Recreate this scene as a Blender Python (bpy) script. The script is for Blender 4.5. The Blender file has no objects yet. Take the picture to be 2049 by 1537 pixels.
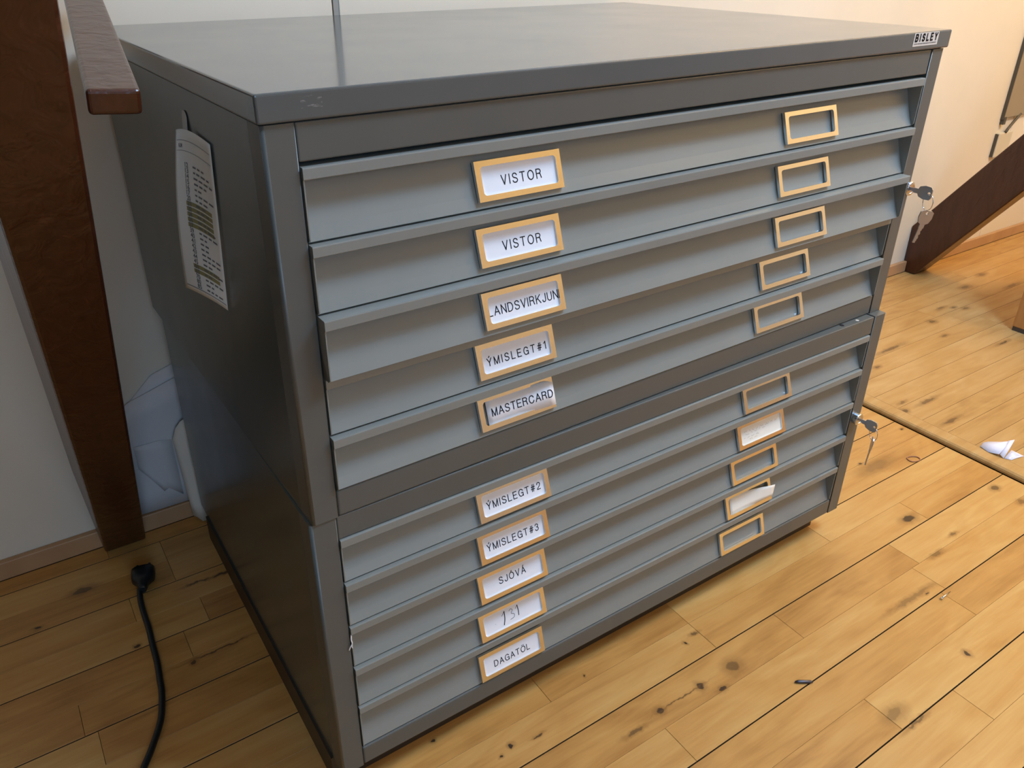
import bpy, bmesh, math, random
from mathutils import Vector, Matrix

random.seed(7)
scene = bpy.context.scene
COL = scene.collection

# ------------------------------------------------------------------ camera
cam_data = bpy.data.cameras.new('camera')
cam = bpy.data.objects.new('camera', cam_data)
COL.objects.link(cam)
rx, roll, rz = 1.0876233, 0.0032422, -0.5812773
cam.matrix_world = Matrix.Translation((-0.18883, -0.63002, 0.95804)) @ (
    Matrix.Rotation(rz, 4, 'Z') @ Matrix.Rotation(rx, 4, 'X') @ Matrix.Rotation(roll, 4, 'Z'))
cam_data.sensor_width = 36.0
cam_data.lens = 28.0012
cam_data.shift_x = 0.01427
cam_data.shift_y = -0.02228
cam_data.clip_start = 0.01
scene.camera = cam

# ------------------------------------------------------------------ world, lights, exposure
world = bpy.data.worlds.new('world')
scene.world = world
world.use_nodes = True
bg = world.node_tree.nodes['Background']
bg.inputs[0].default_value = (0.75, 0.82, 1.0, 1)
bg.inputs[1].default_value = 0.15

scene.view_settings.view_transform = 'Standard'
scene.view_settings.look = 'None'
scene.view_settings.exposure = 0.0
scene.view_settings.gamma = 1.0
scene.view_settings.use_curve_mapping = False


def area_light(name, loc, target, size, size_y, color, power, shape='RECTANGLE'):
    d = bpy.data.lights.new(name, 'AREA')
    d.shape = shape
    d.size = size
    if shape == 'RECTANGLE':
        d.size_y = size_y
    d.color = color
    d.energy = power
    o = bpy.data.objects.new(name, d)
    COL.objects.link(o)
    o.location = loc
    o.rotation_euler = (Vector(target) - Vector(loc)).to_track_quat('-Z', 'Y').to_euler()
    return o


def point_light(name, loc, radius, color, power):
    d = bpy.data.lights.new(name, 'POINT')
    d.shadow_soft_size = radius
    d.color = color
    d.energy = power
    o = bpy.data.objects.new(name, d)
    COL.objects.link(o)
    o.location = loc
    return o


# roof window high above the photographer: steep, cool daylight
area_light('skylight_daylight', (1.30, -0.75, 2.46), (1.0, -0.25, 0.0), 0.9, 0.50, (0.38, 0.64, 1.0), 68)
# window far back in the room: weak cool daylight
area_light('window_daylight', (-0.3, -3.1, 1.5), (0.0, 0.5, 0.6), 1.4, 1.1, (0.40, 0.65, 1.0), 30)
# warm hanging lamps over the right half of the room
point_light('hanging_lamp', (2.35, -0.45, 2.05), 0.14, (1.0, 0.68, 0.30), 70)
point_light('hanging_lamp', (2.9, -2.0, 2.05), 0.14, (1.0, 0.70, 0.34), 24)

# ------------------------------------------------------------------ materials
MATS = {}


def new_mat(name):
    m = bpy.data.materials.new(name)
    m.use_nodes = True
    nt = m.node_tree
    b = nt.nodes['Principled BSDF']
    MATS[name] = m
    return m, nt, b


def setp(b, color=None, rough=None, metal=None, spec=None, coat=None, coat_rough=None):
    if color is not None:
        b.inputs['Base Color'].default_value = (*color, 1)
    if rough is not None:
        b.inputs['Roughness'].default_value = rough
    if metal is not None:
        b.inputs['Metallic'].default_value = metal
    if spec is not None:
        b.inputs['Specular IOR Level'].default_value = spec
    if coat is not None:
        b.inputs['Coat Weight'].default_value = coat
    if coat_rough is not None:
        b.inputs['Coat Roughness'].default_value = coat_rough


def N(nt, t, **kw):
    n = nt.nodes.new(t)
    for k, v in kw.items():
        setattr(n, k, v)
    return n


def mixcol(nt, fac, a, b, blend='MIX'):
    n = N(nt, 'ShaderNodeMix', data_type='RGBA', blend_type=blend)
    for sock, v in ((n.inputs[0], fac), (n.inputs[6], a), (n.inputs[7], b)):
        if isinstance(v, bpy.types.NodeSocket):
            nt.links.new(v, sock)
        elif isinstance(v, (int, float)):
            sock.default_value = v
        else:
            sock.default_value = (*v, 1)
    return n.outputs[2]


def math_node(nt, op, a, b=0.0, clamp=False):
    n = N(nt, 'ShaderNodeMath', operation=op, use_clamp=clamp)
    for i, v in enumerate((a, b)):
        if isinstance(v, bpy.types.NodeSocket):
            nt.links.new(v, n.inputs[i])
        else:
            n.inputs[i].default_value = v
    return n.outputs[0]


def ramp(nt, fac, stops):
    n = N(nt, 'ShaderNodeValToRGB')
    el = n.color_ramp.elements
    while len(el) < len(stops):
        el.new(0.5)
    for e, (p, c) in zip(el, stops):
        e.position = p
        e.color = (*c, 1) if len(c) == 3 else c
    nt.links.new(fac, n.inputs[0])
    return n.outputs[0]


def noise(nt, vec, scale, detail=3, rough=0.55, distort=0.0):
    n = N(nt, 'ShaderNodeTexNoise')
    n.inputs['Scale'].default_value = scale
    n.inputs['Detail'].default_value = detail
    n.inputs['Roughness'].default_value = rough
    n.inputs['Distortion'].default_value = distort
    if vec is not None:
        nt.links.new(vec, n.inputs['Vector'])
    return n.outputs[0]


def mapping(nt, vec, scale=(1, 1, 1), loc=(0, 0, 0), rot=(0, 0, 0)):
    n = N(nt, 'ShaderNodeMapping')
    n.inputs['Scale'].default_value = scale
    n.inputs['Location'].default_value = loc
    n.inputs['Rotation'].default_value = rot
    nt.links.new(vec, n.inputs['Vector'])
    return n.outputs[0]


def bump(nt, b, height, strength=0.1, dist=0.001):
    n = N(nt, 'ShaderNodeBump')
    n.inputs['Strength'].default_value = strength
    n.inputs['Distance'].default_value = dist
    nt.links.new(height, n.inputs['Height'])
    nt.links.new(n.outputs[0], b.inputs['Normal'])


def paint(name, color, rough, speck=0.06, extra_dark=0.0, spec=0.5, coat=0.0):
    """stove-enamelled sheet steel with faint mottling"""
    m, nt, b = new_mat(name)
    setp(b, color, rough, 0.0, spec, coat, 0.08)
    g = N(nt, 'ShaderNodeTexCoord')
    big = noise(nt, mapping(nt, g.outputs['Object'], (3, 3, 3)), 3.0, 4)
    dark = tuple(c * (1 - speck - extra_dark) for c in color)
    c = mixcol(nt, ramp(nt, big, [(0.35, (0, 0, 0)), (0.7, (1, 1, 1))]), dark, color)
    nt.links.new(c, b.inputs['Base Color'])
    fine = noise(nt, g.outputs['Object'], 900.0, 2)
    bump(nt, b, fine, 0.03, 0.0006)
    rr = math_node(nt, 'ADD', math_node(nt, 'MULTIPLY', big, 0.10), rough - 0.05)
    nt.links.new(rr, b.inputs['Roughness'])
    return m


paint('frame_grey', (0.100, 0.108, 0.100), 0.36)
paint('side_shaded_grey', (0.080, 0.094, 0.086), 0.24, extra_dark=0.12)  # frame paint darkened, the shade on the cabinet sides put into the colour
paint('drawer_grey', (0.228, 0.244, 0.226), 0.33)
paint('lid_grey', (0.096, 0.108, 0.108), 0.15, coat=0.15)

# scuffed adhesive mark on the front edge of the lid
m, nt, b = MATS['lid_grey'], MATS['lid_grey'].node_tree, MATS['lid_grey'].node_tree.nodes['Principled BSDF']
tc = N(nt, 'ShaderNodeTexCoord')
sp = N(nt, 'ShaderNodeSeparateXYZ')
nt.links.new(tc.outputs['Object'], sp.inputs[0])
mx = math_node(nt, 'LESS_THAN', math_node(nt, 'ABSOLUTE', math_node(nt, 'SUBTRACT', sp.outputs[0], 0.043)), 0.009)
mz = math_node(nt, 'LESS_THAN', math_node(nt, 'ABSOLUTE', math_node(nt, 'SUBTRACT', sp.outputs[2], 0.4085)), 0.0048)
my = math_node(nt, 'LESS_THAN', sp.outputs[1], 0.0)
sn = noise(nt, mapping(nt, tc.outputs['Object'], (160, 160, 420), rot=(0, 0.7, 0)), 1.0, 3)
sm = ramp(nt, sn, [(0.55, (0, 0, 0)), (0.66, (1, 1, 1))])
fac = math_node(nt, 'MULTIPLY', math_node(nt, 'MULTIPLY', mx, mz), math_node(nt, 'MULTIPLY', my, sm))
prev = b.inputs['Base Color'].links[0].from_socket
nt.links.new(mixcol(nt, math_node(nt, 'MULTIPLY', fac, 0.6), prev, (0.30, 0.30, 0.30)), b.inputs['Base Color'])

m, nt, b = new_mat('plinth_dark')
setp(b, (0.030, 0.022, 0.015), 0.45)
m, nt, b = new_mat('gap_shade')
setp(b, (0.030, 0.033, 0.036), 0.5)  # near-black for the shade inside the carcase and under the lid

m, nt, b = new_mat('nickel')
setp(b, (0.92, 0.91, 0.87), 0.15, 1.0)
tc = N(nt, 'ShaderNodeTexCoord')
bump(nt, b, noise(nt, tc.outputs['Object'], 60.0, 2), 0.05, 0.001)
m, nt, b = new_mat('steel')
setp(b, (0.62, 0.64, 0.68), 0.22, 1.0)
m, nt, b = new_mat('key_steel')
setp(b, (0.50, 0.51, 0.55), 0.4, 1.0)
m, nt, b = new_mat('dark_metal')
setp(b, (0.10, 0.10, 0.12), 0.4, 0.8)

for nm, col in (('paper', (0.80, 0.81, 0.84)), ('paper_aged', (0.80, 0.76, 0.66)), ('paper_receipt', (0.66, 0.67, 0.62)),
                ('paper_sheet', (0.66, 0.67, 0.68))):
    m, nt, b = new_mat(nm)
    setp(b, col, 0.75, 0, 0.25)
    tc = N(nt, 'ShaderNodeTexCoord')
    bump(nt, b, noise(nt, tc.outputs['Object'], 35.0, 2), 0.12, 0.002)
for nm, col in (('ink', (0.012, 0.012, 0.018)), ('ink_grey', (0.15, 0.145, 0.14)), ('ink_brown', (0.36, 0.30, 0.20)),
                ('highlighter', (0.26, 0.235, 0.105)), ('badge_white', (0.62, 0.58, 0.52)), ('tape', (0.42, 0.42, 0.40))):
    m, nt, b = new_mat(nm)
    setp(b, col, 0.6, 0, 0.2)

m, nt, b = new_mat('wall_paint')
tc = N(nt, 'ShaderNodeTexCoord')
nn = noise(nt, tc.outputs['Object'], 2.2, 4)
nt.links.new(ramp(nt, nn, [(0.3, (0.72, 0.66, 0.54)), (0.75, (0.79, 0.73, 0.61))]), b.inputs['Base Color'])
setp(b, None, 0.55, 0, 0.35)
bump(nt, b, noise(nt, tc.outputs['Object'], 70.0, 4), 0.10, 0.002)
m, nt, b = new_mat('front_wall_bounce')
setp(b, (0.52, 0.46, 0.36), 0.55)  # unseen front wall, colour chosen to brighten reflections in the label holders
m, nt, b = new_mat('left_wall_dim')
setp(b, (0.09, 0.08, 0.065), 0.6)  # unseen left wall, darkened to cut the fill light on the left
m, nt, b = new_mat('filler')
setp(b, (0.33, 0.32, 0.29), 0.7)
m, nt, b = new_mat('wall_gap')
setp(b, (0.02, 0.018, 0.015), 0.9)

m, nt, b = new_mat('ceiling_paint')
tc = N(nt, 'ShaderNodeTexCoord')
nn = noise(nt, mapping(nt, tc.outputs['Object'], (1.0, 14, 1)), 2.0, 4, 0.6, 0.6)
nt.links.new(ramp(nt, nn, [(0.3, (0.72, 0.66, 0.54)), (0.7, (0.80, 0.74, 0.62))]), b.inputs['Base Color'])
setp(b, None, 0.5)

m, nt, b = new_mat('brown_paint')
tc = N(nt, 'ShaderNodeTexCoord')
nn = noise(nt, mapping(nt, tc.outputs['Object'], (24, 24, 3)), 3.0, 5, 0.6)
nt.links.new(ramp(nt, nn, [(0.3, (0.045, 0.0130, 0.0050)), (0.75, (0.068, 0.021, 0.0095))]), b.inputs['Base Color'])
setp(b, None, 0.28, 0, 0.5)
dr = noise(nt, mapping(nt, tc.outputs['Object'], (42, 42, 26)), 1.0, 3, 0.5, 0.8)
bump(nt, b, dr, 0.30, 0.006)

m, nt, b = new_mat('black_rubber')
setp(b, (0.008, 0.010, 0.011), 0.38)
m, nt, b = new_mat('rubber_band')
setp(b, (0.36, 0.16, 0.08), 0.5)
m, nt, b = new_mat('white_thread')
setp(b, (0.85, 0.85, 0.88), 0.8)
m, nt, b = new_mat('panel_beige')
setp(b, (0.30, 0.25, 0.17), 0.45)
m, nt, b = new_mat('panel_edge')
setp(b, (0.085, 0.075, 0.055), 0.5)
m, nt, b = new_mat('socket_cream')
setp(b, (0.62, 0.56, 0.42), 0.4)
m, nt, b = new_mat('scrap_paper')
setp(b, (0.80, 0.80, 0.92), 0.7, 0, 0.2)
m, nt, b = new_mat('scrap_paper_grey')
setp(b, (0.50, 0.50, 0.52), 0.7, 0, 0.2)


def wood_mat(name, c_dark, c_mid, c_light, rough, knots, spread=1.0, dirt=1.0):
    """varnished parquet: per-stave tone, long grain, pores, and knots at their own places"""
    m, nt, b = new_mat(name)
    geo = N(nt, 'ShaderNodeNewGeometry')
    oi = N(nt, 'ShaderNodeObjectInfo')
    pos = geo.outputs['Position']
    off = N(nt, 'ShaderNodeCombineXYZ')
    nt.links.new(math_node(nt, 'MULTIPLY', oi.outputs['Random'], 37.0), off.inputs[0])
    nt.links.new(math_node(nt, 'MULTIPLY', oi.outputs['Random'], 11.0), off.inputs[1])
    add = N(nt, 'ShaderNodeVectorMath', operation='ADD')
    nt.links.new(pos, add.inputs[0])
    nt.links.new(off.outputs[0], add.inputs[1])
    p = add.outputs[0]
    grain = noise(nt, mapping(nt, p, (2.6, 30, 1)), 1.6, 5, 0.6, 0.9)
    flame = noise(nt, mapping(nt, p, (3.2, 11, 1)), 1.3, 2, 0.5, 1.8)
    fine = noise(nt, mapping(nt, p, (9, 190, 1)), 1.5, 3, 0.6)
    t = math_node(nt, 'ADD', math_node(nt, 'MULTIPLY', grain, 0.55), math_node(nt, 'MULTIPLY', flame, 0.45))
    t = math_node(nt, 'ADD', t, math_node(nt, 'MULTIPLY', math_node(nt, 'SUBTRACT', fine, 0.5), 0.16))
    t = math_node(nt, 'ADD', t, math_node(nt, 'MULTIPLY', math_node(nt, 'SUBTRACT', oi.outputs['Random'], 0.5), 0.30 * spread))
    col = ramp(nt, t, [(0.20, c_dark), (0.48, c_mid), (0.78, c_light)])
    # scattered little pores and scratches
    por = N(nt, 'ShaderNodeTexVoronoi', feature='F1')
    por.inputs['Scale'].default_value = 1.0
    nt.links.new(mapping(nt, p, (4.5, 12, 1)), por.inputs['Vector'])
    pm = ramp(nt, por.outputs['Distance'], [(0.012, (1, 1, 1)), (0.030, (0, 0, 0))])
    col = mixcol(nt, math_node(nt, 'MULTIPLY', pm, 0.55 * dirt), col, tuple(c * 0.30 for c in c_dark))
    if knots:
        warp = N(nt, 'ShaderNodeTexNoise')
        warp.inputs['Scale'].default_value = 90.0
        nt.links.new(pos, warp.inputs['Vector'])
        wv = N(nt, 'ShaderNodeVectorMath', operation='MULTIPLY_ADD')
        nt.links.new(warp.outputs['Color'], wv.inputs[0])
        wv.inputs[1].default_value = (0.010, 0.010, 0.0)
        nt.links.new(pos, wv.inputs[2])
    for (kx, ky, ka, kb, core) in knots:
        mp = N(nt, 'ShaderNodeMapping', vector_type='POINT')
        mp.inputs['Location'].default_value = (-(kx + 0.005) / ka, -(ky + 0.005) / kb, 0)
        mp.inputs['Scale'].default_value = (1 / ka, 1 / kb, 0)
        nt.links.new(wv.outputs[0], mp.inputs['Vector'])
        ln = N(nt, 'ShaderNodeVectorMath', operation='LENGTH')
        nt.links.new(mp.outputs[0], ln.inputs[0])
        f = N(nt, 'ShaderNodeMapRange', interpolation_type='SMOOTHSTEP')
        f.inputs[1].default_value = 2.4
        f.inputs[2].default_value = 0.9
        nt.links.new(ln.outputs['Value'], f.inputs[0])
        col = mixcol(nt, math_node(nt, 'MULTIPLY', f.outputs[0], 0.45), col, tuple(c * 0.62 for c in c_dark))
        f2 = N(nt, 'ShaderNodeMapRange', interpolation_type='SMOOTHSTEP')
        f2.inputs[1].default_value = 1.05
        f2.inputs[2].default_value = 0.65
        nt.links.new(ln.outputs['Value'], f2.inputs[0])
        col = mixcol(nt, math_node(nt, 'MULTIPLY', f2.outputs[0], core), col, (0.035, 0.020, 0.012))
    nt.links.new(col, b.inputs['Base Color'])
    setp(b, None, rough, 0, 0.45)
    rr = math_node(nt, 'ADD', rough - 0.08, math_node(nt, 'MULTIPLY', noise(nt, pos, 9.0, 4), 0.16))
    nt.links.new(rr, b.inputs['Roughness'])
    bump(nt, b, fine, 0.06, 0.0008)
    return m


KNOTS = [(1.115, -.059, .017, .008, .9), (.571, -.119, .012, .010, .55), (.504, -.118, .006, .006, .9),
         (.425, -.116, .006, .005, .9), (.889, -.297, .0055, .0055, .95), (.527, -.139, .008, .003, .9),
         (-.218, .583, .016, .007, .6), (-.291, .532, .006, .003, .9), (-.167, .408, .004, .004, .9),
         (-.102, .328, .005, .004, .8), (-.060, .334, .045, .0016, .7), (-.052, .499, .020, .002, .7),
         (-.010, .497, .020, .003, .8), (.134, .017, .004, .003, .95), (.218, -.047, .004, .003, .95),
         (.198, -.054, .003, .002, .95), (.257, -.054, .008, .0016, .8), (.373, -.011, .002, .002, .95),
         (.373, -.123, .016, .003, .55), (.466, -.117, .035, .0010, .6), (.543, -.047, .003, .003, .95),
         (.569, -.041, .008, .002, .6), (1.142, -.130, .010, .003, .5), (1.064, -.144, .014, .004, .4),
         (.959, -.191, .005, .0015, .9), (.93, -.183, .050, .004, .30), (.697, -.300, .018, .008, .35),
         (.712, -.325, .022, .003, .6), (1.196, .101, .005, .003, .95), (1.218, .078, .040, .012, .25),
         (1.348, -.097, .010, .006, .6), (1.347, -.149, .010, .006, .4), (1.393, .132, .004, .003, .9)]
KNOTS2 = [(1.711, .371, .045, .005, .55), (1.451, .165, .009, .007, .6), (2.0, .228, .022, .004, .7),
          (1.538, .162, .030, .005, .5), (1.499, .083, .028, .004, .5), (1.968, .410, .012, .008, .5),
          (2.082, .450, .018, .004, .4), (2.117, .432, .010, .005, .5), (2.140, .410, .012, .006, .5),
          (1.910, .339, .012, .005, .4), (1.591, .328, .010, .005, .5), (1.481, .190, .012, .004, .4),
          (2.438, .428, .030, .005, .35), (2.30, .50, .02, .008, .4), (2.45, .53, .02, .008, .4)]
WOODS = {'parquet': ((0.34, 0.150, 0.034), (0.53, 0.275, 0.074), (0.63, 0.385, 0.130), 0.36, 0.8, 1.0),
         'parquet_worn': ((0.33, 0.165, 0.050), (0.49, 0.285, 0.095), (0.58, 0.38, 0.160), 0.42, 0.5, 0.8)}


def stave_material(kind, x0, x1, y0, y1):
    """the plain parquet, or its variant carrying just the knots that fall on this stave"""
    ks = [k for k in (KNOTS if kind == 'parquet' else KNOTS2) if x0 - .02 < k[0] < x1 + .02 and y0 - .012 < k[1] < y1 + .012]
    nm = kind + ''.join('_%d_%d' % (k[0] * 1000, k[1] * 1000) for k in ks)
    if nm not in MATS:
        a_, m_, l_, r_, s_, d_ = WOODS[kind]
        wood_mat(nm, a_, m_, l_, r_, ks, s_, d_)
    return MATS[nm]


stave_material('parquet', 90, 91, 90, 91)
stave_material('parquet_worn', 90, 91, 90, 91)
wood_mat('pine_trim', (0.36, 0.19, 0.085), (0.48, 0.28, 0.14), (0.56, 0.36, 0.19), 0.45, [], 0.3, 0.3)
wood_mat('pine_leg', (0.34, 0.15, 0.045), (0.47, 0.23, 0.075), (0.55, 0.30, 0.11), 0.4, [], 0.3, 0.3)
m, nt, b = new_mat('plank_gap')
setp(b, (0.060, 0.036, 0.018), 0.9)

# ------------------------------------------------------------------ mesh helpers


def obj(name, bm, mats, parent=None, loc=(0, 0, 0), rot=(0, 0, 0), smooth=False, bevel=0.0, seg=2):
    me = bpy.data.meshes.new(name)
    bm.normal_update()
    bm.to_mesh(me)
    bm.free()
    if isinstance(mats, str):
        mats = [mats]
    for k in mats:
        me.materials.append(MATS[k])
    if smooth:
        for p in me.polygons:
            p.use_smooth = True
    o = bpy.data.objects.new(name, me)
    COL.objects.link(o)
    o.parent = parent
    o.location = loc
    o.rotation_euler = rot
    if bevel > 0:
        md = o.modifiers.new('bevel', 'BEVEL')
        md.width = bevel
        md.segments = seg
        md.limit_method = 'ANGLE'
        md.angle_limit = math.radians(35)
        md.harden_normals = False
    return o


def empty(name, loc=(0, 0, 0), rz=0.0):
    o = bpy.data.objects.new(name, None)
    COL.objects.link(o)
    o.location = loc
    o.rotation_euler = (0, 0, rz)
    o.empty_display_size = 0.05
    return o


def tag(o, label, cat, group=None):
    o['label'] = label
    o['category'] = cat
    if group:
        o['group'] = group
    return o


def structure(o):
    o['kind'] = 'structure'
    return o


def box(bm, x0, x1, y0, y1, z0, z1, mi=0):
    vs = [bm.verts.new((x, y, z)) for x in (x0, x1) for y in (y0, y1) for z in (z0, z1)]
    for f in ((0, 1, 3, 2), (4, 6, 7, 5), (0, 4, 5, 1), (2, 3, 7, 6), (0, 2, 6, 4), (1, 5, 7, 3)):
        fc = bm.faces.new([vs[i] for i in f])
        fc.material_index = mi
    return vs


def hexa(bm, pts, mi=0):
    """eight points ordered as in box(): x-major, then y, then z"""
    vs = [bm.verts.new(p) for p in pts]
    for f in ((0, 1, 3, 2), (4, 6, 7, 5), (0, 4, 5, 1), (2, 3, 7, 6), (0, 2, 6, 4), (1, 5, 7, 3)):
        fc = bm.faces.new([vs[i] for i in f])
        fc.material_index = mi


def prism_x(bm, prof, x0, x1, mi=0, smooth_idx=()):
    """profile of (y, z) counter-clockwise seen from +x, extruded along x"""
    a = [bm.verts.new((x0, y, z)) for y, z in prof]
    c = [bm.verts.new((x1, y, z)) for y, z in prof]
    n = len(prof)
    for i in range(n):
        j = (i + 1) % n
        f = bm.faces.new((a[i], a[j], c[j], c[i]))
        f.material_index = mi
        if i in smooth_idx:
            f.smooth = True
    f = bm.faces.new(list(reversed(a)))
    f.material_index = mi
    f = bm.faces.new(c)
    f.material_index = mi


def tube(bm, pts, r, n=8, mi=0, closed=False, cap=True):
    pts = [Vector(p) for p in pts]
    rs = r if isinstance(r, (list, tuple)) else [r] * len(pts)
    rings = []
    m = len(pts)
    up = Vector((0, 0, 1))
    for i, p in enumerate(pts):
        if closed:
            t = pts[(i + 1) % m] - pts[i - 1]
        else:
            t = pts[min(i + 1, m - 1)] - pts[max(i - 1, 0)]
        t.normalize()
        u = up if abs(t.dot(up)) < 0.95 else Vector((1, 0, 0))
        a = t.cross(u).normalized()
        c = a.cross(t).normalized()
        rings.append([bm.verts.new(p + a * rs[i] * math.cos(2 * math.pi * k / n) + c * rs[i] * math.sin(2 * math.pi * k / n))
                      for k in range(n)])
    rng = range(m) if closed else range(m - 1)
    for i in rng:
        A, B = rings[i], rings[(i + 1) % m]
        for k in range(n):
            f = bm.faces.new((A[k], A[(k + 1) % n], B[(k + 1) % n], B[k]))
            f.smooth = True
            f.material_index = mi
    if cap and not closed:
        bm.faces.new(list(reversed(rings[0]))).material_index = mi
        bm.faces.new(rings[-1]).material_index = mi


def catmull(pts, n=8):
    P = [Vector(p) for p in pts]
    P = [P[0] * 2 - P[1]] + P + [P[-1] * 2 - P[-2]]
    out = []
    for i in range(1, len(P) - 2):
        for k in range(n):
            t = k / n
            a, b_, c, d = P[i - 1], P[i], P[i + 1], P[i + 2]
            out.append(0.5 * ((2 * b_) + (-a + c) * t + (2 * a - 5 * b_ + 4 * c - d) * t * t + (-a + 3 * b_ - 3 * c + d) * t ** 3))
    out.append(P[-2])
    return out


def sheet(bm, grid, th=0.00025, mi=0):
    """thin paper from a grid of points, with thickness"""
    R, Cn = len(grid), len(grid[0])
    top = [[bm.verts.new(p) for p in row] for row in grid]
    nrm = []
    for i in range(R):
        row = []
        for j in range(Cn):
            a = Vector(grid[min(i + 1, R - 1)][j]) - Vector(grid[max(i - 1, 0)][j])
            c = Vector(grid[i][min(j + 1, Cn - 1)]) - Vector(grid[i][max(j - 1, 0)])
            v = a.cross(c)
            row.append(v.normalized() if v.length > 1e-12 else Vector((0, 0, 1)))
        nrm.append(row)
    bot = [[bm.verts.new(Vector(grid[i][j]) - nrm[i][j] * th) for j in range(Cn)] for i in range(R)]
    for i in range(R - 1):
        for j in range(Cn - 1):
            for q, rev in ((top, False), (bot, True)):
                vs = [q[i][j], q[i + 1][j], q[i + 1][j + 1], q[i][j + 1]]
                f = bm.faces.new(vs[::-1] if rev else vs)
                f.smooth = True
                f.material_index = mi
    rim = [(0, j) for j in range(Cn)] + [(i, Cn - 1) for i in range(1, R)] + [(R - 1, j) for j in range(Cn - 2, -1, -1)] + \
          [(i, 0) for i in range(R - 2, 0, -1)]
    for k in range(len(rim)):
        (i, j), (i2, j2) = rim[k], rim[(k + 1) % len(rim)]
        bm.faces.new((top[i][j], top[i2][j2], bot[i2][j2], bot[i][j])).material_index = mi
    return nrm


def text_polys(body, bold=False, spacing=1.0):
    """outline letters of the built-in font as a flat mesh in the xy plane, normalised to its box"""
    cu = bpy.data.curves.new('lettering', 'FONT')
    cu.body = body
    cu.size = 1.0
    cu.space_character = spacing
    cu.resolution_u = 4
    cu.offset = 0.022 if bold else -0.006
    to = bpy.data.objects.new('lettering', cu)
    COL.objects.link(to)
    dg = bpy.context.evaluated_depsgraph_get()
    me = bpy.data.meshes.new_from_object(to.evaluated_get(dg))
    vs = [v.co.copy() for v in me.vertices]
    fs = [list(p.vertices) for p in me.polygons]
    bpy.data.objects.remove(to)
    bpy.data.curves.remove(cu)
    bpy.data.meshes.remove(me)
    x0, x1 = min(v.x for v in vs), max(v.x for v in vs)
    y0, y1 = 0.0, 0.729
    return [((v.x - x0) / (x1 - x0) - 0.5, (v.y - y0) / (y1 - y0) - 0.5) for v in vs], fs


def put_text(bm, body, w, h, cx, cz, fn, mi, **kw):
    vs, fs = text_polys(body, **kw)
    bv = [bm.verts.new(fn(cx + a * w, cz + c * h)) for a, c in vs]
    for f in fs:
        try:
            bm.faces.new([bv[i] for i in f]).material_index = mi
        except ValueError:
            pass


GLYPH = {
    'V': [[(0, 1), (.33, 0)], [(.33, 0), (.66, 1)]], 'I': [[(0, 0), (0, 1)]],
    'S': [[(.60, .76), (.52, .93), (.32, 1), (.12, .94), (.04, .76), (.14, .58), (.34, .50), (.54, .42), (.64, .25), (.54, .07), (.33, 0), (.10, .06), (0, .24)]],
    'T': [[(0, 1), (.66, 1)], [(.33, 1), (.33, 0)]],
    'O': [[(.40 + .40 * math.cos(a * math.pi / 8), .5 + .5 * math.sin(a * math.pi / 8)) for a in range(17)]],
    'R': [[(0, 0), (0, 1)], [(0, 1), (.36, 1), (.53, .93), (.60, .77), (.53, .60), (.36, .53), (0, .53)], [(.36, .53), (.52, .44), (.58, .2), (.64, 0)]],
    'B': [[(0, 0), (0, 1)], [(0, 1), (.38, 1), (.56, .92), (.60, .76), (.52, .59), (.36, .53), (0, .53)], [(.36, .53), (.58, .44), (.66, .27), (.58, .07), (.38, 0), (0, 0)]],
    'L': [[(0, 1), (0, 0)], [(0, 0), (.52, 0)]], 'A': [[(0, 0), (.36, 1)], [(.36, 1), (.72, 0)], [(.12, .34), (.60, .34)]],
    'N': [[(0, 0), (0, 1)], [(0, 1), (.64, 0)], [(.64, 0), (.64, 1)]],
    'D': [[(0, 0), (0, 1)], [(0, 1), (.28, 1), (.52, .90), (.68, .5), (.52, .10), (.28, 0), (0, 0)]],
    'K': [[(0, 0), (0, 1)], [(.60, 1), (0, .38)], [(.22, .60), (.64, 0)]],
    'J': [[(.46, 1), (.46, .60), (.46, .26), (.38, .06), (.22, 0), (.06, .07), (0, .28)]],
    'U': [[(0, 1), (0, .60), (0, .32), (.08, .10), (.31, 0), (.54, .10), (.62, .32), (.62, .60), (.62, 1)]],
    'Y': [[(0, 1), (.33, .44)], [(.66, 1), (.33, .44)], [(.33, .44), (.33, 0)]],
    'M': [[(0, 0), (0, 1)], [(0, 1), (.38, 0)], [(.38, 0), (.76, 1)], [(.76, 1), (.76, 0)]],
    'E': [[(0, 0), (0, 1)], [(0, 1), (.56, 1)], [(0, .53), (.52, .53)], [(0, 0), (.58, 0)]],
    'G': [[(.70, .74), (.60, .92), (.38, 1), (.13, .89), (0, .5), (.13, .11), (.38, 0), (.60, .08), (.72, .28)], [(.72, .47), (.72, 0)], [(.42, .47), (.72, .47)]],
    'C': [[(.70, .70), (.60, .91), (.38, 1), (.13, .89), (0, .5), (.13, .11), (.38, 0), (.61, .09), (.72, .32)]],
    '#': [[(.16, 0), (.28, 1)], [(.40, 0), (.52, 1)], [(.02, .34), (.62, .34)], [(.06, .66), (.66, .66)]],
    '1': [[(0, .76), (.24, 1)], [(.24, 1), (.24, 0)]],
    '2': [[(.02, .70), (.08, .92), (.28, 1), (.50, .90), (.54, .70), (.42, .46), (.14, .20), (.02, 0)], [(.02, 0), (.56, 0)]],
    '3': [[(.02, .76), (.10, .94), (.28, 1), (.48, .92), (.52, .74), (.42, .57), (.24, .53)], [(.24, .53), (.46, .47), (.56, .27), (.46, .06), (.26, 0), (.08, .06), (0, .24)]],
}
for ch, base, x in (('Ý', 'Y', .31), ('Á', 'A', .34), ('Ó', 'O', .38)):
    GLYPH[ch] = GLYPH[base] + [[(x, 1.12), (x + .12, 1.27)]]
GLYPH['Ö'] = GLYPH['O'] + [[(.25, 1.17), (.25, 1.24)], [(.55, 1.17), (.55, 1.24)]]


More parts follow.
